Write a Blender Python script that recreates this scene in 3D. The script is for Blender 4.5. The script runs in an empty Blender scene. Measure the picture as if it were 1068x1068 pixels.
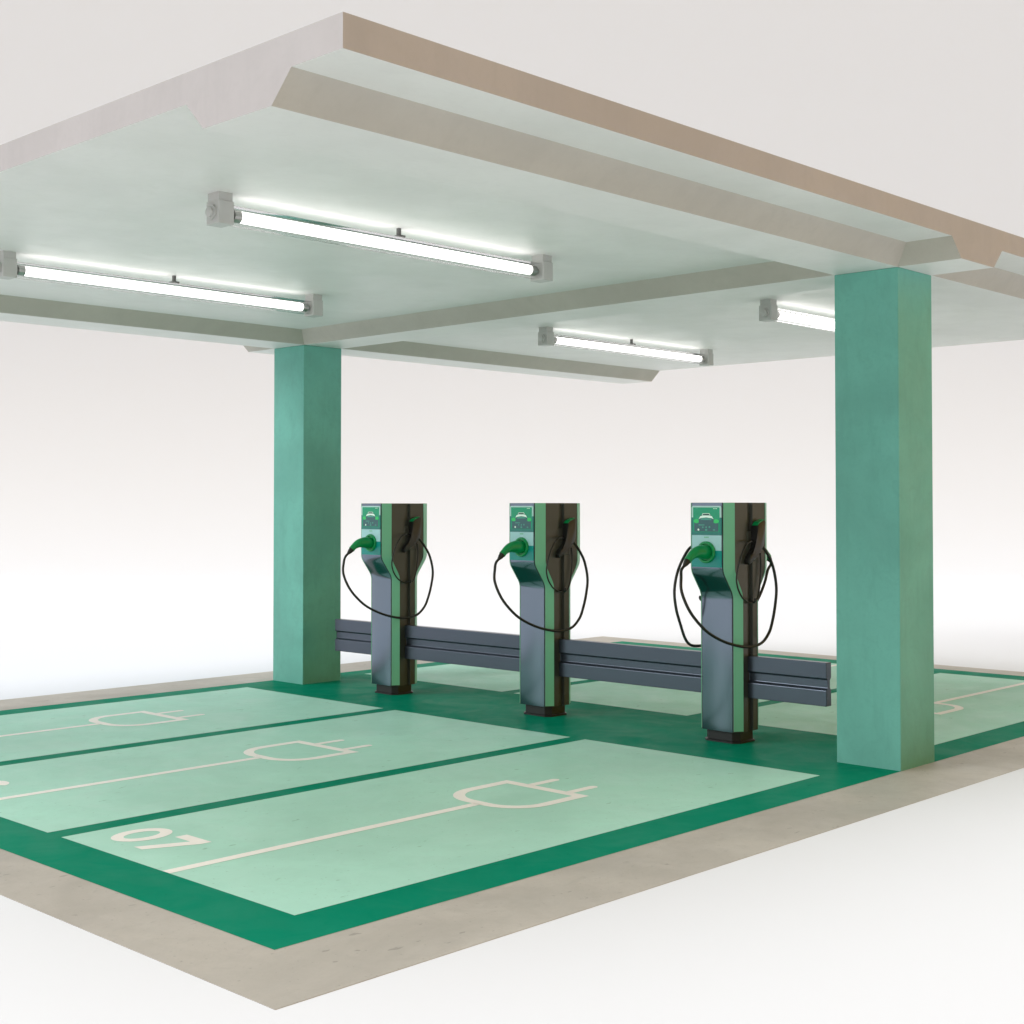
import bpy, bmesh, math, random
from mathutils import Vector, Matrix
random.seed(4)
scene = bpy.context.scene
COL = scene.collection
R = math.radians

# ------------------------------------------------------------------ helpers
def link(o):
    COL.objects.link(o); return o

def obj(name, bm, mats, parent=None, smooth=False, autosmooth=None):
    bmesh.ops.recalc_face_normals(bm, faces=bm.faces)
    me = bpy.data.meshes.new(name); bm.to_mesh(me); bm.free()
    for m in (mats if isinstance(mats, (list, tuple)) else [mats]):
        me.materials.append(m)
    if smooth:
        for p in me.polygons: p.use_smooth = True
        if autosmooth:
            me.set_sharp_from_angle(angle=R(autosmooth))
    o = link(bpy.data.objects.new(name, me))
    if parent: o.parent = parent
    return o

def thing(name, label, cat, loc=(0, 0, 0), group=None):
    o = link(bpy.data.objects.new(name, None)); o.location = loc
    o.empty_display_size = .2
    o['label'] = label; o['category'] = cat
    if group: o['group'] = group
    return o

def copy_tree(o, parent=None):
    c = o.copy(); link(c)
    if parent: c.parent = parent
    for ch in list(o.children): copy_tree(ch, c)
    return c

def add_box(bm, x0, x1, y0, y1, z0, z1, bevel=0, seg=2, mi=0):
    vs = [bm.verts.new((x, y, z)) for x in (x0, x1) for y in (y0, y1) for z in (z0, z1)]
    F = [(0, 1, 3, 2), (4, 6, 7, 5), (0, 4, 5, 1), (2, 3, 7, 6), (0, 2, 6, 4), (1, 5, 7, 3)]
    fs = [bm.faces.new([vs[i] for i in f]) for f in F]
    for f in fs: f.material_index = mi
    if bevel:
        es = list({e for f in fs for e in f.edges})
        r = bmesh.ops.bevel(bm, geom=es, offset=bevel, segments=seg, affect='EDGES', profile=.5)
        for f in r['faces']: f.material_index = mi

def add_prism(bm, poly, fn, t0, t1, bevel=0, mi=0):
    """poly 2-D points; fn(u,v,t)->xyz"""
    a = [bm.verts.new(fn(u, v, t0)) for u, v in poly]
    b = [bm.verts.new(fn(u, v, t1)) for u, v in poly]
    n = len(poly); fs = [bm.faces.new(a), bm.faces.new(b[::-1])]
    for i in range(n):
        fs.append(bm.faces.new((a[i], a[(i+1) % n], b[(i+1) % n], b[i])))
    for f in fs: f.material_index = mi
    if bevel:
        es = list({e for f in fs for e in f.edges})
        r = bmesh.ops.bevel(bm, geom=es, offset=bevel, segments=2, affect='EDGES', profile=.5)
        for f in r['faces']: f.material_index = mi

def catmull(pts, n=10):
    P = [Vector(p) for p in pts]
    P = [P[0]*2-P[1]] + P + [P[-1]*2-P[-2]]
    out = []
    for i in range(1, len(P)-2):
        p0, p1, p2, p3 = P[i-1:i+3]
        for k in range(n):
            t = k/n
            out.append(.5*((2*p1)+(-p0+p2)*t+(2*p0-5*p1+4*p2-p3)*t*t+(-p0+3*p1-3*p2+p3)*t**3))
    out.append(P[-2])
    return out

def add_tube(bm, path, rad, seg=10, mi=0, caps=True):
    path = [Vector(p) for p in path]
    n = len(path); rr = rad if isinstance(rad, (list, tuple)) else [rad]*n
    t0 = (path[1]-path[0]).normalized()
    up = Vector((0, 0, 1)) if abs(t0.z) < .9 else Vector((1, 0, 0))
    nrm = t0.cross(up).normalized()
    rings = []
    for i, p in enumerate(path):
        t = (path[min(i+1, n-1)]-path[max(i-1, 0)]).normalized()
        nrm = (nrm-t*nrm.dot(t)).normalized(); b = t.cross(nrm)
        rings.append([bm.verts.new(p+(nrm*math.cos(2*math.pi*k/seg)+b*math.sin(2*math.pi*k/seg))*rr[i]) for k in range(seg)])
    for i in range(n-1):
        for k in range(seg):
            f = bm.faces.new((rings[i][k], rings[i][(k+1) % seg], rings[i+1][(k+1) % seg], rings[i+1][k])); f.material_index = mi
    if caps:
        f = bm.faces.new(rings[0][::-1]); f.material_index = mi
        f = bm.faces.new(rings[-1]); f.material_index = mi

def add_flat(bm, poly, z, mi=0):
    f = bm.faces.new([bm.verts.new((x, y, z)) for x, y in poly]); f.material_index = mi
    return f

def add_ribbon(bm, pts, w, z, closed=False, mi=0):
    """flat painted stroke of width w along 2-D pts"""
    P = [Vector(p) for p in pts]; n = len(P); L = []; Rr = []
    for i, p in enumerate(P):
        if closed: a, b = P[i-1], P[(i+1) % n]
        else: a, b = P[max(i-1, 0)], P[min(i+1, n-1)]
        d1 = (p-a).normalized() if (p-a).length > 1e-9 else (b-p).normalized()
        d2 = (b-p).normalized() if (b-p).length > 1e-9 else d1
        t = (d1+d2).normalized(); nn = Vector((-t.y, t.x))
        s = w/2/max(.35, nn.dot(Vector((-d1.y, d1.x))))
        L.append(bm.verts.new((*(p+nn*s), z))); Rr.append(bm.verts.new((*(p-nn*s), z)))
    for i in range(n if closed else n-1):
        j = (i+1) % n
        f = bm.faces.new((L[i], L[j], Rr[j], Rr[i])); f.material_index = mi

# ------------------------------------------------------------------ materials
def mat(name, col, rough=.5, metal=0., spec=.5, coat=0.):
    m = bpy.data.materials.new(name); m.use_nodes = True
    b = m.node_tree.nodes['Principled BSDF']
    b.inputs['Base Color'].default_value = (*col, 1); b.inputs['Roughness'].default_value = rough
    b.inputs['Metallic'].default_value = metal; b.inputs['Specular IOR Level'].default_value = spec
    b.inputs['Coat Weight'].default_value = coat
    return m

class NT:
    def __init__(s, m):
        s.t = m.node_tree; s.b = s.t.nodes['Principled BSDF']
        s.co = s.t.nodes.new('ShaderNodeTexCoord').outputs['Object']
    def noise(s, scale, detail=4, rough=.55, stretch=None, dist=0.):
        n = s.t.nodes.new('ShaderNodeTexNoise'); n.inputs['Scale'].default_value = scale
        n.inputs['Detail'].default_value = detail; n.inputs['Roughness'].default_value = rough
        n.inputs['Distortion'].default_value = dist
        c = s.co
        if stretch:
            mp = s.t.nodes.new('ShaderNodeMapping'); mp.inputs['Scale'].default_value = stretch
            s.t.links.new(c, mp.inputs[0]); c = mp.outputs[0]
        s.t.links.new(c, n.inputs['Vector'])
        return n.outputs['Fac']
    def ramp(s, f, a, b, va=0., vb=1.):
        r = s.t.nodes.new('ShaderNodeMapRange'); r.interpolation_type = 'SMOOTHSTEP'
        r.inputs['From Min'].default_value = a; r.inputs['From Max'].default_value = b
        r.inputs['To Min'].default_value = va; r.inputs['To Max'].default_value = vb
        s.t.links.new(f, r.inputs['Value']); return r.outputs[0]
    def mul(s, a, b, op='MULTIPLY'):
        n = s.t.nodes.new('ShaderNodeMath'); n.operation = op
        for i, v in enumerate((a, b)):
            if isinstance(v, (int, float)): n.inputs[i].default_value = v
            else: s.t.links.new(v, n.inputs[i])
        return n.outputs[0]
    def mix(s, f, a, b):
        n = s.t.nodes.new('ShaderNodeMix'); n.data_type = 'RGBA'
        if isinstance(f, (int, float)): n.inputs[0].default_value = f
        else: s.t.links.new(f, n.inputs[0])
        for i, v in ((6, a), (7, b)):
            if isinstance(v, tuple): n.inputs[i].default_value = (*v, 1)
            else: s.t.links.new(v, n.inputs[i])
        return n.outputs[2]
    def set(s, k, v): s.t.links.new(v, s.b.inputs[k])
    def bump(s, h, strength=.2, dist=.01):
        n = s.t.nodes.new('ShaderNodeBump'); n.inputs['Strength'].default_value = strength
        n.inputs['Distance'].default_value = dist
        s.t.links.new(h, n.inputs['Height']); s.t.links.new(n.outputs[0], s.b.inputs['Normal'])

def sc(c, k): return tuple(min(1, x*k) for x in c)

def worn(name, col, var=.10, rough=(.4, .55), specks=.0, speck_col=None, streak=None, spec=.4, bump=.12, fine=60, patch=.9, patch_col=None):
    """painted or bare concrete: broad cloudy tone, trowel streaks, fine grain, small chips"""
    m = mat(name, col, rough[0], spec=spec); n = NT(m)
    big = n.noise(patch, 5, .6, dist=.6); mid = n.noise(6, 6, .65, dist=1.2); fin = n.noise(fine, 3, .6)
    c = n.mix(n.ramp(big, .3, .7), sc(col, 1-var), patch_col or sc(col, 1+var*.7))
    c = n.mix(n.mul(n.ramp(mid, .45, .75), .45), c, sc(col, 1-var*1.5))
    c = n.mix(n.mul(n.ramp(fin, .5, .8), .3), c, sc(col, 1-var*1.8))
    if streak:
        st = n.noise(3.0, 5, .65, stretch=streak)
        c = n.mix(n.mul(n.ramp(st, .48, .72), .4), c, sc(col, 1-var*2.0))
    if specks:
        a = n.noise(9, 2, .5, stretch=(1, 2.2, 1)); bb = n.noise(2.1, 2, .5)
        f = n.mul(n.ramp(a, specks, specks+.03), n.ramp(bb, .5, .6))
        c = n.mix(n.mul(f, .55), c, speck_col or sc(col, .45))
        a2 = n.noise(38, 2, .5); f2 = n.ramp(a2, specks+.02, specks+.05)
        c = n.mix(n.mul(f2, .45), c, speck_col or sc(col, .5))
    n.set('Base Color', c)
    n.set('Roughness', n.ramp(n.noise(2.2, 6, .65, dist=.8), .3, .7, rough[0], rough[1]))
    n.bump(n.mul(n.mul(mid, .6), fin, 'ADD'), bump, .006)
    return m

M = {}
M['ground'] = mat('white_studio_floor', (.758, .784, .828), .9, spec=.1)
M['kerb'] = worn('bare_concrete_floor', (.45, .425, .38), .12, (.45, .65), .665, fine=45)
M['dark'] = worn('dark_green_floor_paint', (.001, .225, .13), .05, (.34, .44), .72, (.004, .07, .045), fine=40, spec=.03, patch=.7, bump=.06, patch_col=(.004, .235, .14))
n = NT(M['dark']); n.set('Specular IOR Level', n.ramp(n.noise(1.6, 5, .6, dist=1.0), .35, .75, .002, .010))
M['pale'] = worn('pale_green_floor_paint', (.415, .72, .60), .06, (.35, .6), .675, (.2, .42, .3), fine=45, spec=.06, bump=.08)
M['mark'] = worn('white_floor_marking', (.90, .88, .83), .03, (.5, .65), .74, (.45, .6, .5), fine=45, spec=.3)
M['conc'] = worn('fair_faced_concrete', (.44, .415, .405), .05, (.42, .6), 0, streak=(2.2, 2.2, .25), fine=30, spec=.35, bump=.05)
M['beam'] = worn('lightened_slope_concrete', (.48, .452, .40), .06, (.42, .6), 0, streak=(2.2, 2.2, .25), fine=30, spec=.35, bump=.05)  # beam slopes: same concrete, coloured paler and yellower in place of light
M['ceil'] = worn('whitened_underside_concrete', (.78, .775, .755), .04, (.4, .55), 0, fine=30, spec=.3, bump=.04, streak=(.6, .6, 1))  # undersides whitened in the base colour because too little light reaches them
M['column'] = worn('green_column_paint', (.145, .435, .36), .12, (.45, .6), 0, streak=(2.5, 2.5, .7), fine=35, spec=.35)
M['body'] = mat('charger_dark_shell', (.052, .054, .046), .36)
M['panel'] = mat('charger_grey_panel', (.17, .21, .262), .16, metal=.97)
M['strip'] = mat('charger_green_strip', (.20, .58, .375), .4)
M['base'] = mat('charger_plinth_black', (.015, .015, .015), .45)
M['rail'] = mat('guard_rail_grey', (.095, .112, .145), .30, metal=.8)
M['plug'] = mat('green_plug_plastic', (.0, .30, .085), .28)
M['black'] = mat('black_rubber', (.012, .012, .011), .38)
M['mint'] = mat('mint_screen_frame', (.55, .82, .78), .3)
M['cyan'] = mat('pale_cyan_plate', (.42, .72, .74), .35)
M['teal'] = mat('teal_panel', (.0, .30, .27), .3)
M['tealdk'] = mat('teal_lower_frame', (.01, .22, .19), .3)
M['cap'] = mat('lamp_cap_grey', (.50, .50, .48), .45)
M['steel'] = mat('lamp_socket_metal', (.45, .45, .44), .3, metal=.9)
M['rubber'] = mat('lamp_clip_dark', (.12, .12, .115), .5)
for k in ('panel', 'rail', 'body'):      # slight handling marks in the gloss
    n = NT(M[k]); r0 = M[k].node_tree.nodes['Principled BSDF'].inputs['Roughness'].default_value
    n.set('Roughness', n.ramp(n.noise(7, 5, .6), .3, .7, r0*.96, r0*1.06))

def glow(name, col, e):
    m = mat(name, col, .25)
    b = m.node_tree.nodes['Principled BSDF']; b.inputs['Emission Color'].default_value = (*col, 1); b.inputs['Emission Strength'].default_value = e
    return m
SCR = [glow('screen_green', (.0, .27, .135), .45), glow('screen_slate', (.03, .11, .12), .35), glow('screen_white', (.65, .85, .72), .5),
       glow('screen_lime', (.02, .48, .12), .45), glow('screen_mid', (.05, .30, .22), .35), glow('screen_dark', (.02, .07, .06), .2)]
M['tube'] = bpy.data.materials.new('lit_tube'); M['tube'].use_nodes = True
b = M['tube'].node_tree.nodes['Principled BSDF']; b.inputs['Base Color'].default_value = (.9, .9, .9, 1)
b.inputs['Emission Color'].default_value = (1, .985, .96, 1); b.inputs['Emission Strength'].default_value = 5.5
m = M['clear'] = bpy.data.materials.new('clear_lamp_cover'); m.use_nodes = True
t = m.node_tree; t.nodes.remove(t.nodes['Principled BSDF'])
mx = t.nodes.new('ShaderNodeMixShader'); tr = t.nodes.new('ShaderNodeBsdfTransparent'); gl = t.nodes.new('ShaderNodeBsdfGlossy'); fr = t.nodes.new('ShaderNodeLayerWeight')
gl.inputs['Roughness'].default_value = .12; gl.inputs['Color'].default_value = (.75, .75, .75, 1); tr.inputs['Color'].default_value = (.95, .95, .95, 1)
fr.inputs['Blend'].default_value = .12
t.links.new(fr.outputs['Fresnel'], mx.inputs[0]); t.links.new(tr.outputs[0], mx.inputs[1]); t.links.new(gl.outputs[0], mx.inputs[2])
t.links.new(mx.outputs[0], t.nodes['Material Output'].inputs[0])

# ------------------------------------------------------------------ dimensions (metres)
XC0, XC1 = 0.0, 0.543                    # columns in x
YR0, YR1, YL0, YL1 = 0.0, .547, 7.313, 7.870
XC = .2715
CX0, CX1, CY0, CY1 = -5.826, 6.341, -.510, 8.376     # roof
ZT, Z1, Z0, S = 4.127, 3.969, 3.822, .149
SX0, SX1, SY0, SY1 = -6.232, 6.745, -.601, 8.588     # slab

# ------------------------------------------------------------------ setting
bm = bmesh.new()
n = 96; ZG = -.0025
rings = []
for r in (0.01, 8, 14, 22, 60, 300):
    rings.append([bm.verts.new((r*math.cos(2*math.pi*k/n), 4+r*math.sin(2*math.pi*k/n), ZG)) for k in range(n)])
for a, b2 in zip(rings, rings[1:]):
    for k in range(n): bm.faces.new((a[k], a[(k+1) % n], b2[(k+1) % n], b2[k]))
g = obj('ground', bm, M['ground']); g['kind'] = 'structure'

# white studio sweep far behind the car park: floor curving up into a wall
bm = bmesh.new(); R0, RW, HW = 27, 9, 34
prof = [(R0, ZG+.0002)] + [(R0+RW*math.sin(a), ZG+.0002+RW*(1-math.cos(a))) for a in [i/24*math.pi/2 for i in range(1, 25)]] + [(R0+RW, HW)]
ud = Vector((math.cos(R(43.8)), math.sin(R(43.8)))); wd = Vector((ud.y, -ud.x)); oc = Vector((0, 4))
rows = [[bm.verts.new((*(oc+ud*r+wd*k), z)) for k in (-70, -35, 0, 35, 70)] for r, z in prof]
for a, b2 in zip(rows, rows[1:]):
    for k in range(4): bm.faces.new((a[k], a[k+1], b2[k+1], b2[k]))
g = obj('backdrop', bm, M['ground'], smooth=True); g['kind'] = 'structure'

bm = bmesh.new(); add_box(bm, SX0, SX1, SY0, SY1, -.12, 0)
pav = obj('pavement', bm, M['kerb']); pav['kind'] = 'structure'
bm = bmesh.new(); add_flat(bm, [(-5.791, YR0), (6.334, YR0), (6.334, YL1), (-5.791, YL1)], .001)
obj('floor_coating', bm, M['dark'], pav)

def rounded_body(cx, cy, flip):
    # socket-plug outline: flat side towards the prongs, two round corners at the cable
    x0, x1, y0, y1, r = -2.985, -2.347, 1.158-1.502, 1.866-1.502, .27
    pts = [(x1, y0)]
    for i in range(13):
        a = -math.pi/2-i/12*math.pi/2; pts.append((x0+r+r*math.cos(a), y0+r+r*math.sin(a)))
    for i in range(13):
        a = math.pi-i/12*math.pi/2; pts.append((x0+r+r*math.cos(a), y1-r+r*math.sin(a)))
    pts.append((x1, y1))
    return pts

DIG = {}
def digit_mesh(bm, ch, ox, w, h, z, T):
    """digits drawn as painted shapes; u to the reader's right, v up"""
    s = .074
    def E(cu, cv, ru, rv, a0=0, a1=360, k=28): return [(ox+cu+ru*math.cos(R(a0+(a1-a0)*i/k)), cv+rv*math.sin(R(a0+(a1-a0)*i/k))) for i in range(k+1)]
    if ch == '0': add_ribbon(bm, [T(p) for p in E(w/2, h/2, w/2-s/2, h/2-s/2)[:-1]], s, z, True)
    elif ch == '7':
        add_flat(bm, [T(p) for p in [(ox, h), (ox+w, h), (ox+w, h-.07), (ox+.125, 0), (ox+.035, 0), (ox+w-.10, h-.085), (ox, h-.085)]], z)
    elif ch == '6':
        add_ribbon(bm, [T(p) for p in E(w/2, .125, w/2-s/2, .125-s/2)[:-1]], s, z, True)
        add_ribbon(bm, [T(p) for p in [(ox+s/2, .13)]+E(w/2, h-.14, w/2-s/2, .14-s/2, 180, 25, 16)], s, z+.0004)
    elif ch == '5':
        add_ribbon(bm, [T(p) for p in [(ox+w-.02, h-s/2), (ox+.05, h-s/2), (ox+.035, h*.55)]+E(w/2, .13, w/2-s/2, .13-s/2, 120, -150, 20)], s, z)

def bay(y0, y1, x0, x1, flip, num):
    cy = (y0+y1)/2; ZB = .0022; ZM = .0034
    bm = bmesh.new(); add_flat(bm, [(x0, y0), (x1, y0), (x1, y1), (x0, y1)], ZB)
    o = obj('parking_bay', bm, M['pale'], pav)
    if flip: T = lambda p: (2*XC-p[0], cy-p[1])
    else: T = lambda p: (p[0], cy+p[1])
    bm = bmesh.new()
    add_ribbon(bm, [T(p) for p in rounded_body(0, 0, flip)], .084, ZM, True)
    add_ribbon(bm, [T(p) for p in [(-5.41, -.004), (-3.02, -.004)]], .074, ZM)
    for py in (.16, -.205):
        tip = [(-2.312, py)] + [(-2.055, py)]
        add_ribbon(bm, [T(p) for p in tip], .070, ZM)
        add_flat(bm, [T((-2.055+0.035*math.cos(R(a)), py+0.035*math.sin(R(a)))) for a in range(-90, 91, 15)], ZM)
    obj('plug_symbol', bm, M['mark'], o)
    if num:
        bm = bmesh.new(); h = .385
        U = lambda p: T((-5.235+p[1], .965-p[0]))
        digit_mesh(bm, num[0], -.03, .295, h, ZM, U); digit_mesh(bm, num[1], .31, .265, h, ZM, U)
        obj('bay_number', bm, M['mark'], o)
BAYS = [(.353, 2.652), (2.819, 5.107), (5.280, 7.570)]
for (y0, y1), nu in zip(BAYS, ('07', '06', '05')): bay(y0, y1, -5.410, -.568, False, nu)
for (y0, y1) in BAYS: bay(y0, y1, 2*XC+.568, 2*XC+5.410, True, None)

# ------------------------------------------------------------------ carport
car = thing('carport', 'flat concrete carport roof with sloped beams on two square green columns', 'carport')
bm = bmesh.new(); add_box(bm, CX0, CX1, CY0, CY1, Z1, ZT)
bm.faces.ensure_lookup_table()
for f in bm.faces:
    if abs(f.calc_center_median().z-Z1) < 1e-3: f.material_index = 1
roof = obj('roof', bm, [M['conc'], M['ceil']], car)
# underside beams as one height field with mitred valleys, split into three beams
XS = [CX0, XC0-S, XC0, XC1, XC1+S, CX1]
YS = [CY0, YR0-S, YR0, YR1, YR1+S, YL0-S, YL0, YL1, YL1+S, CY1]
fx = {1: 0, 2: 1, 3: 1, 4: 0}; fy = {1: 0, 2: 1, 3: 1, 4: 0, 5: 0, 6: 1, 7: 1, 8: 0}
beams = {'a': bmesh.new(), 'b': bmesh.new(), 'c': bmesh.new()}
def hz(i, j): return max(fx.get(i, 0), fy.get(j, 0))
def pv(i, j): return (XS[i], YS[j], Z1-(Z1-Z0)*hz(i, j))
def put(key, idx):
    B = beams[key]; B.faces.new([B.verts.new(pv(i, j)) for i, j in idx])
for i in range(5):
    for j in range(9):
        xb = 1 <= i <= 3; yb = 'a' if 1 <= j <= 3 else 'b' if 5 <= j <= 7 else None
        q = [(i, j), (i+1, j), (i+1, j+1), (i, j+1)]
        if xb and yb:
            if i == 2: put(yb, q)
            elif j in (2, 6): put(yb, q)
            else:
                # valley along the line where both slopes are equal
                deep = max(q, key=lambda p: fx.get(p[0], 0)+fy.get(p[1], 0)); k = q.index(deep)
                q = q[k:]+q[:k]                      # q0 deep corner, q2 the shallow one
                for tri in ((q[0], q[1], q[2]), (q[0], q[2], q[3])):
                    put(yb, tri)
        elif xb: put('c', q)
        elif yb: put(yb, q)
for key, (a, b2) in {'a': (YR0, YR1), 'b': (YL0, YL1)}.items():
    B = beams[key]
    for x in (CX0, CX1): B.faces.new([B.verts.new(v) for v in ((x, a-S, Z1), (x, a, Z0), (x, b2, Z0), (x, b2+S, Z1))])
B = beams['c']
for y in (CY0, CY1): B.faces.new([B.verts.new(v) for v in ((XC0-S, y, Z1), (XC0, y, Z0), (XC1, y, Z0), (XC1+S, y, Z1))])
for key in 'abc':
    bmesh.ops.remove_doubles(beams[key], verts=beams[key].verts, dist=1e-4)
    beams[key].normal_update()
    for f in beams[key].faces: f.material_index = 1 if max(v.co.z for v in f.verts) < Z0+1e-4 else (0 if abs(f.normal.z) < .1 else 2)
    obj('beam', beams[key], [M['conc'], M['ceil'], M['beam']], roof)
for (a, b2) in ((YR0, YR1), (YL0, YL1)):
    bm = bmesh.new(); add_box(bm, XC0, XC1, a, b2, -.02, Z0-.0005, .006, 2)
    obj('column', bm, M['column'], car)

# ------------------------------------------------------------------ tube lamps
LL = 3.11; CAPL = .115; ZL = 3.842
def make_lamp():
    t = thing('tube_light', '', 'light', group='tube lights under the roof')
    for s in (-1, 1):
        bm = bmesh.new(); xo = s*LL/2; xi = s*(LL/2-CAPL)
        add_box(bm, min(xo, xi), max(xo, xi), -.07, .07, -.073, .075, .006)
        c = obj('end_cap', bm, M['cap'], t)
        bm = bmesh.new(); add_tube(bm, [(xo-s*.002, 0, 0), (xo+s*.016, 0, 0)], .047, 24)
        add_tube(bm, [(xo+s*.014, 0, 0), (xo+s*.030, 0, 0), (xo+s*.034, 0, 0)], [.033, .033, .028], 24)
        obj('knob', bm, M['cap'], c, True, 40)
        bm = bmesh.new(); add_tube(bm, [(xi+s*.002, 0, 0), (xi-s*.03, 0, 0)], .022, 16)
        add_tube(bm, [(xi-s*.03, 0, 0), (xi-s*.085, 0, 0)], .041, 20)
        obj('socket', bm, M['steel'], c, True, 40)
        bm = bmesh.new(); add_box(bm, min(xo, xi)+.006, max(xo, xi)-.006, -.06, .06, .074, Z1-ZL+.002)
        obj('bracket', bm, M['cap'], c)
    bm = bmesh.new(); e = LL/2-CAPL-.085
    xs = [-e-.001, -e+.004, -e+.016, e-.016, e-.004, e+.001]
    add_tube(bm, [(x, 0, 0) for x in xs], [.029, .035, .037, .037, .035, .029], 24)
    obj('tube', bm, M['tube'], t, True, 40)
    bm = bmesh.new(); w = .058; rr = .02; poly = []
    for cx, cy, a0 in ((w-rr, w-rr, 0), (-w+rr, w-rr, 90), (-w+rr, -w+rr, 180), (w-rr, -w+rr, 270)):
        for i in range(5): a = R(a0+i*22.5); poly.append((cx+rr*math.cos(a), cy+rr*math.sin(a)))
    e = LL/2-CAPL
    A = [bm.verts.new((-e, u, v)) for u, v in poly]; Bv = [bm.verts.new((e, u, v)) for u, v in poly]
    for i in range(len(poly)): j = (i+1) % len(poly); bm.faces.new((A[i], A[j], Bv[j], Bv[i]))
    obj('cover', bm, M['clear'], t, True, 40)
    bm = bmesh.new()
    add_box(bm, -.03, .03, -.04, .04, .0595, .075, .003); add_box(bm, -.012, .012, -.012, .012, .074, Z1-ZL+.002)
    obj('clip', bm, M['rubber'], t)
    return t
lamp = make_lamp()
LP = [(-3.105, 2.20, 'long lit tube light nearest the right column, on the left ceiling field'),
      (-3.10, 5.09, 'lit tube light at the left edge of the photo, beside the left column'),
      (3.11, 5.09, 'short looking lit tube light behind the cross beam, farthest from the camera'),
      (3.09, 2.20, 'lit tube light partly hidden behind the right green column')]
for i, (x, y, lab) in enumerate(LP):
    o = lamp if i == 0 else copy_tree(lamp)
    o.location = (x, y, ZL); o['label'] = lab
lamp['label'] = 'long lit tube light hanging under the front ceiling field, nearest the roof corner'

# ------------------------------------------------------------------ guard rail
CY = [1.741, 3.881, 6.078]
rail = thing('guard_rail', 'dark grey ribbed guard rail running between the charging posts', 'guard rail', (XC, 3.9, 0))
def rail_poly(x0, x1):
    q = .026
    f = [(x0, .383), (x0, .517-.006), (x0+q, .529), (x0+q, .596), (x0, .608), (x0, .736)]
    bk = [(x1, .736), (x1, .612), (x1-q, .594), (x1-q, .531), (x1, .511), (x1, .383)]
    return f+bk
segs = [(.778, CY[0]-.211), (CY[0]+.211, CY[1]-.211), (CY[1]+.211, CY[2]-.211), (CY[2]+.211, 7.035)]
for a, b2 in segs:
    bm = bmesh.new()
    add_prism(bm, rail_poly(-.038, .042), lambda u, v, t: (u, t-3.9, v), a, b2, .004)
    obj('rail', bm, M['rail'], rail)

# ------------------------------------------------------------------ charging post
def lerp(a, b, t): return a+(b-a)*t
def sec(z):
    """front half depth a, front half width b, chamfer c, at height z (rounded bends)"""
    zt, zb, w = 1.448, 1.256, .035
    def soft(z):
        # piecewise-linear ramp with rounded corners
        acc = 0
        for k in range(9):
            zz = z+(k/8-.5)*2*w
            acc += min(1, max(0, (zz-zb)/(zt-zb)))
        return acc/9
    t = soft(z)
    return lerp(.1763, .3188, t), .164, lerp(.067, .091, t)
YSIDE = .212
ZLEV = [.10, .4, .8, 1.15, 1.20, 1.22, 1.24, 1.26, 1.28, 1.30, 1.35, 1.40, 1.42, 1.44, 1.46, 1.48, 1.50, 1.75, 2.03]
def loft(bm, fn, levels, close=True, cap=True):
    rows = []
    for z in levels: rows.append([bm.verts.new((x, y, z)) for x, y in fn(z)])
    for r1, r2 in zip(rows, rows[1:]):
        m_ = len(r1)
        for i in range(m_ if close else m_-1):
            j = (i+1) % m_; bm.faces.new((r1[i], r1[j], r2[j], r2[i]))
    if cap and close: bm.faces.new(rows[0][::-1]); bm.faces.new(rows[-1])
def body_sec(z):
    a, b, c = sec(z); q = []
    side = [(-a+c, -YSIDE), (-.040, -YSIDE), (-.032, -YSIDE+.028), (.032, -YSIDE+.028), (.040, -YSIDE), (a-c, -YSIDE)]
    q = [(-a, b), (-a, -b)] + side + [(a, -b), (a, b)] + [(-x, -y) for x, y in side]
    return q
def strip_sec(sx, sy):
    def f(z):
        a, b, c = sec(z); d = .005; k = .011
        p0 = Vector((-a, -b)); p1 = Vector((-a+c, -YSIDE)); t = (p1-p0).normalized(); nn = Vector((-t.y, t.x))
        if nn.x > 0: nn = -nn
        nn = Vector((min(nn.x, 0), nn.y)) if nn.y < 0 else -nn
        P = [p0+nn*d-t*.001, p1+nn*d+t*.001, p1-nn*k, p0-nn*k]
        return [(x*sx, y*sy) for x, y in P]
    return f

POST = thing('charging_post', '', 'charging post', group='charging posts along the guard rail')
bm = bmesh.new(); loft(bm, body_sec, ZLEV)
obj('body', bm, M['body'], POST, True, 25)
for sx in (1, -1):
    for sy in (1, -1):
        bm = bmesh.new(); loft(bm, strip_sec(sx, sy), [.108]+ZLEV[1:-1]+[2.029]); obj('strip', bm, M['strip'], POST, True, 30)
for sx in (1, -1):
    bm = bmesh.new()
    def pf(z):
        a, b, c = sec(z); b -= .003
        return [(sx*-(a+.006), b-.008), (sx*-(a+.0075), b-.012), (sx*-(a+.0075), -b+.012), (sx*-(a+.006), -b+.008), (sx*-(a-.01), -b+.004), (sx*-(a-.01), b-.004)]
    loft(bm, pf, ZLEV[:-1]+[2.0285])
    obj('front_panel', bm, M['panel'], POST, True, 30)
bm = bmesh.new()
def oct_(hx, hy, c): return [(-hx, hy-c), (-hx, -hy+c), (-hx+c, -hy), (hx-c, -hy), (hx, -hy+c), (hx, hy-c), (hx-c, hy), (-hx+c, hy)]
loft(bm, lambda z: oct_(.142+.012*(z < .02), .172+.012*(z < .02), .05), [0, .012, .021, .10])
obj('plinth', bm, M['base'], POST)

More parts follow.
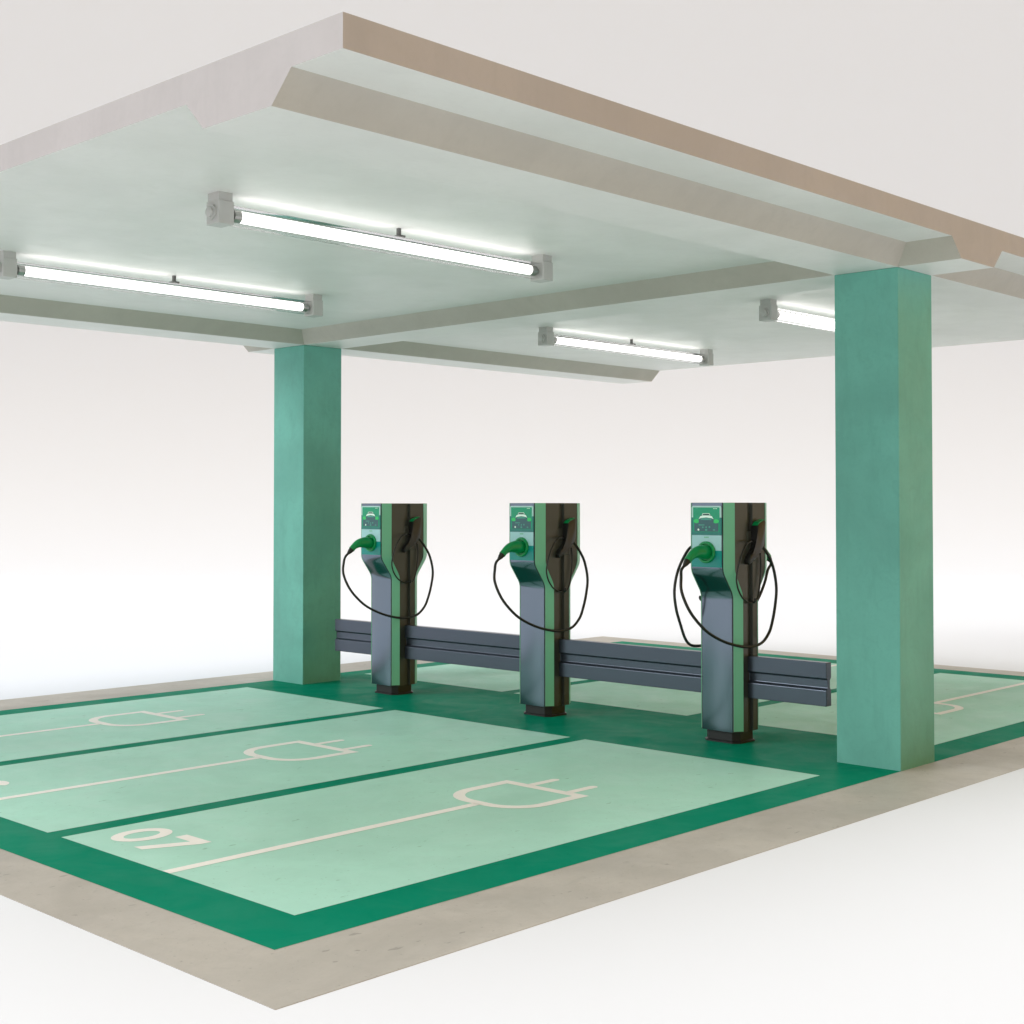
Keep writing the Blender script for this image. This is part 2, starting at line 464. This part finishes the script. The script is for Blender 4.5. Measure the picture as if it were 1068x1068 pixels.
XF = -.3188-.0075         # front panel surface
def P(y, z, d=0): return (XF-d, y, z)
def plate(bm, y0, y1, z0, z1, d0, d1, r=.0, mi=0, rt=None):
    """rounded plate on the front; rt radius of the top corners"""
    rt = r if rt is None else rt; poly = []
    for cy, cz, a0, rr in ((y1-rt, z1-rt, 0, rt), (y0+rt, z1-rt, 90, rt), (y0+r, z0+r, 180, r), (y1-r, z0+r, 270, r)):
        if rr <= 0: poly.append((cy, cz)); continue
        for i in range(5): a = R(a0+22.5*i); poly.append((cy+rr*math.cos(a), cz+rr*math.sin(a)))
    add_prism(bm, poly, lambda u, v, t: (XF-t, u, v), d0, d1, 0, mi)
# note: seen from the front, the reader's left is +y
def make_display(parent):
    bm = bmesh.new(); plate(bm, -.151, .151, 1.905, 2.003, -.001, .006, 0, 0, .016)
    d = obj('display', bm, M['mint'], parent)
    bm = bmesh.new(); plate(bm, -.154, .154, 1.757, 1.9045, -.001, .0055)
    obj('frame', bm, M['tealdk'], d)
    bm = bmesh.new(); E0 = .0065
    def el(poly, d, mi): 
        f = bm.faces.new([bm.verts.new(P(y, z, d)) for y, z in poly]); f.material_index = mi
    plate(bm, -.136, .136, 1.782, 1.990, 0, E0, .004, 0)
    plate(bm, -.124, .124, 1.786, 1.862, E0-.001, E0+.0008, .004, 1)
    def ell(cy, cz, ry, rz, a0=0, a1=360, k=20): return [(cy+ry*math.cos(R(a0+(a1-a0)*i/k)), cz+rz*math.sin(R(a0+(a1-a0)*i/k))) for i in range(k+(a1-a0 < 360))]
    # parked car seen from behind on the display: lamps, tail, roof, rear window
    for s in (-1, 1):
        el(ell(s*.100, 1.874, .030, .018), E0+.0012, 3)
    el([(.074, 1.846), (.078, 1.890), (.062, 1.918), (.035, 1.930), (-.035, 1.930), (-.062, 1.918), (-.078, 1.890), (-.074, 1.846)], E0+.0016, 1)
    el([(.076, 1.892), (.060, 1.915), (.038, 1.922), (-.038, 1.922), (-.060, 1.915), (-.076, 1.892), (-.052, 1.900), (0, 1.906), (.052, 1.900)], E0+.0022, 2)
    el([(.060, 1.884), (.045, 1.897), (0, 1.901), (-.045, 1.897), (-.060, 1.884)], E0+.0026, 4)
    el([(.044, 1.926), (.034, 1.940), (-.034, 1.940), (-.044, 1.926)], E0+.0022, 2)
    el([(.038, 1.926), (.030, 1.936), (-.030, 1.936), (-.038, 1.926)], E0+.0026, 5)
    for y, z, w, h in ((.048, 1.842, .030, .004), (.034, 1.823, .008, .006), (0, 1.823, .008, .007), (-.034, 1.825, .009, .008), (.080, 1.802, .009, .009), (0, 1.801, .012, .008), (-.080, 1.801, .011, .006)):
        el([(y+w, z+h), (y-w, z+h), (y-w, z-h), (y+w, z-h)] if h < .005 else ell(y, z, w, h), E0+.0014, 2 if (y, z) in ((.080, 1.802),) else 4)
    for y in (-.078, -.092, -.106): el([(y+.005, 1.982), (y-.005, 1.982), (y-.005, 1.977), (y+.005, 1.977)], E0+.0012, 2)
    el([(.112, 1.982), (.086, 1.982), (.086, 1.978), (.112, 1.978)], E0+.0012, 4)
    obj('screen', bm, SCR, d)
make_display(POST)
bm = bmesh.new(); plate(bm, -.150, .150, 1.628, 1.7555, -.001, .004)
ip = obj('info_plate', bm, M['cyan'], POST)
bm = bmesh.new()
for y in (-.016, 0, .016): plate(bm, y-.0065, y+.0065, 1.732, 1.744, .003, .0052, .002)
obj('mark', bm, M['strip'], ip)
bm = bmesh.new(); plate(bm, -.153, .153, 1.487, 1.6275, -.001, .004)
obj('socket_panel', bm, M['teal'], POST)
# plug in the socket
def lathe_x(bm, prof, cz, seg=32, mi=0):
    rings = [[bm.verts.new((x, r*math.cos(2*math.pi*k/seg), cz+r*math.sin(2*math.pi*k/seg))) for k in range(seg)] for x, r in prof]
    for a, b2 in zip(rings, rings[1:]):
        for k in range(seg): bm.faces.new((a[k], a[(k+1) % seg], b2[(k+1) % seg], b2[k]))
    bm.faces.new(rings[0]); bm.faces.new(rings[-1][::-1])
bm = bmesh.new()
ZP = 1.613
lathe_x(bm, [(XF+.001, .092), (XF-.018, .092), (XF-.026, .086), (XF-.026, .074), (XF-.018, .068), (XF-.012, .066)], ZP)
pl = obj('plug', bm, M['plug'], POST, True, 35)
bm = bmesh.new()
path = catmull([(XF-.008, 0, ZP), (XF-.05, 0, ZP+.002), (XF-.11, 0, ZP+.004), (XF-.17, 0, ZP-.004), (XF-.225, .003, ZP-.032), (XF-.262, .006, ZP-.066)], 6)
nP = len(path); rad = []
for i in range(nP):
    t = i/(nP-1); rad.append(.060 if t < .28 else lerp(.060, .032, min(1, (t-.28)/.55)))
add_tube(bm, path, rad, 22)
obj('grip', bm, M['plug'], pl, True, 40)
bm = bmesh.new()
q = Vector(path[-1]); dr = (Vector(path[-1])-Vector(path[-2])).normalized()
add_tube(bm, [q-dr*.004, q+dr*.03, q+dr*.06], [.029, .024, .014], 16)
obj('strain_relief', bm, M['black'], pl, True, 40)
tail = q+dr*.055
bm = bmesh.new()
main = [tail, tail+dr*.05, (-.712, -.02, 1.42), (-.738, -.045, 1.30), (-.682, -.085, 1.14), (-.564, -.130, 1.0), (-.430, -.160, .915), (-.265, -.200, .850), (-.09, -.245, .817), (.065, -.275, .838),
        (.175, -.280, .915), (.235, -.278, 1.01), (.290, -.272, 1.15), (.316, -.268, 1.30), (.268, -.272, 1.46), (.190, -.276, 1.57), (.128, -.262, 1.645), (.095, -.235, 1.672)]
add_tube(bm, catmull(main, 8), .0125, 10)
obj('cable', bm, M['black'], POST, True)
# second plug hanging in its holster on the side, with its own thin loop
bm = bmesh.new()
hout = [(.028, 1.836), (.060, 1.862), (.128, 1.884), (.148, 1.870), (.146, 1.70), (.128, 1.645), (.06, 1.592), (-.03, 1.522), (-.068, 1.505), (-.078, 1.545), (-.045, 1.592), (.0, 1.632), (.020, 1.68)]
sh = lambda z: -(z-1.5)*.06
add_prism(bm, hout, lambda u, v, t: (u-.01, t+sh(v), v), -.190, -.262, .010)
hd = obj('holstered_plug', bm, M['black'], POST, True, 35)
bm = bmesh.new()
add_prism(bm, [(.026, 1.840), (.058, 1.867), (.126, 1.889), (.126, 1.884), (.058, 1.861), (.028, 1.836)], lambda u, v, t: (u-.01, t+sh(v), v), -.200, -.258, .002)
obj('green_highlight', bm, M['plug'], hd)  # green sliver modelled for a reflected highlight on the plug's top face
bm = bmesh.new(); add_box(bm, -.05, .12, -.215, -.186, 1.53, 1.79, .01)
obj('holster', bm, M['body'], POST)
bm = bmesh.new()
loop = [(.01, -.236, 1.697), (-.07, -.262, 1.702), (-.150, -.268, 1.664), (-.215, -.262, 1.565), (-.250, -.248, 1.42), (-.232, -.246, 1.32), (-.165, -.246, 1.235), (-.085, -.247, 1.195), (-.01, -.246, 1.182), (.05, -.245, 1.205), (.09, -.24, 1.27), (.12, -.235, 1.38), (.13, -.235, 1.50), (.12, -.235, 1.60)]
add_tube(bm, catmull(loop, 8), .0075, 8)
obj('thin_cable', bm, M['black'], POST, True)
for s in (-1, 1):
    bm = bmesh.new(); xk = .0 if s < 0 else -.06
    pts = [(xk, s*(YSIDE-.03), 1.19), (xk, s*(YSIDE+.03), 1.185), (xk, s*(YSIDE+.052), 1.20), (xk, s*(YSIDE+.05), 1.222)]
    add_tube(bm, catmull(pts, 5), .011, 10)
    obj('cable_hook', bm, M['black'], POST, True)
LAB = ['dark charging post with a second plug and cable looping behind it, nearest the right column',
       'dark charging post with green edges and green plug, the middle one of three',
       'dark charging post with green edges standing beside the left green column']
posts = []
for i, y in enumerate(CY):
    o = POST if i == 0 else copy_tree(POST)
    o.location = (XC, y, .001); o['label'] = LAB[i]; posts.append(o)
bm = bmesh.new()
back = [(-.06, .20, 1.67), (-.12, .262, 1.665), (-.205, .285, 1.62), (-.300, .315, 1.46), (-.345, .325, 1.29), (-.325, .325, 1.13), (-.265, .325, .99), (-.205, .318, .86), (-.140, .308, .800), (-.04, .295, .785), (.10, .265, .80), (.24, .18, .88), (.35, .07, 1.02), (.44, .01, 1.17), (.535, 0, 1.31), (.592, 0, 1.43), -tail.x*Vector((1, 0, 0))+Vector((.012, 0, tail.z-.03)), (-tail.x, -tail.y, tail.z)]
add_tube(bm, catmull(back, 8), .0125, 10)
obj('rear_cable', bm, M['black'], posts[0], True)
for ch in list(posts[0].children):
    if ch.name.startswith('plug'):
        rp = copy_tree(ch, posts[0]); rp.rotation_euler = (0, 0, math.pi)
        break

# ------------------------------------------------------------------ light
w = bpy.data.worlds.new('World'); scene.world = w; w.use_nodes = True
t = w.node_tree; bg = t.nodes['Background']
tc = t.nodes.new('ShaderNodeTexCoord')
def dotn(v):
    n = t.nodes.new('ShaderNodeVectorMath'); n.operation = 'DOT_PRODUCT'; n.inputs[1].default_value = v
    t.links.new(tc.outputs['Generated'], n.inputs[0]); return n.outputs['Value']
def rng(f, a, b):
    r = t.nodes.new('ShaderNodeMapRange'); r.interpolation_type = 'SMOOTHSTEP'
    r.inputs['From Min'].default_value = a; r.inputs['From Max'].default_value = b; t.links.new(f, r.inputs['Value']); return r.outputs[0]
def wmix(f, a, b):
    n = t.nodes.new('ShaderNodeMix'); n.data_type = 'RGBA'; t.links.new(f, n.inputs[0])
    for i, v in ((6, a), (7, b)):
        if isinstance(v, tuple): n.inputs[i].default_value = (*v, 1)
        else: t.links.new(v, n.inputs[i])
    return n.outputs[2]
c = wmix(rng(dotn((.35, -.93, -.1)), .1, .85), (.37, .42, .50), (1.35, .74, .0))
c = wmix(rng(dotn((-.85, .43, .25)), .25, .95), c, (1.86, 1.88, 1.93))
c = wmix(rng(dotn((0, 0, 1)), .82, .985), c, (5.8, 5.75, 5.7))
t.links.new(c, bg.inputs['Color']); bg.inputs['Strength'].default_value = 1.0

ELEV = R(26); AZ = math.atan2(.5, -.87)
sd = Vector((math.cos(ELEV)*math.cos(AZ), math.cos(ELEV)*math.sin(AZ), math.sin(ELEV)))
L = bpy.data.lights.new('Sun', 'SUN'); L.energy = 2.1; L.angle = R(22); L.color = (1, .99, .98)
so = link(bpy.data.objects.new('Sun', L)); so.rotation_euler = sd.to_track_quat('Z', 'Y').to_euler(); so.location = sd*30

# ------------------------------------------------------------------ camera
cam = bpy.data.cameras.new('Camera'); co = link(bpy.data.objects.new('Camera', cam))
yaw, pitch, roll = .76384, .022156, -.000258
f = Vector((math.cos(yaw)*math.cos(pitch), math.sin(yaw)*math.cos(pitch), math.sin(pitch)))
rt = Vector((math.sin(yaw), -math.cos(yaw), 0)); up = rt.cross(f)
co.matrix_world = Matrix((( rt.x, up.x, -f.x, -9.5664), (rt.y, up.y, -f.y, -5.0992), (rt.z, up.z, -f.z, 2.0), (0, 0, 0, 1)))
cam.sensor_fit = 'HORIZONTAL'; cam.sensor_width = 36; cam.lens = 36*1436.16/1068
cam.shift_y = -(534-496.24)/1068
cam.clip_end = 1000; cam.clip_start = .05
scene.camera = co
scene.view_settings.view_transform = 'Standard'; scene.view_settings.look = 'None'
scene.view_settings.exposure = -.76; scene.view_settings.gamma = 1
scene.render.resolution_x = 1024; scene.render.resolution_y = 1024
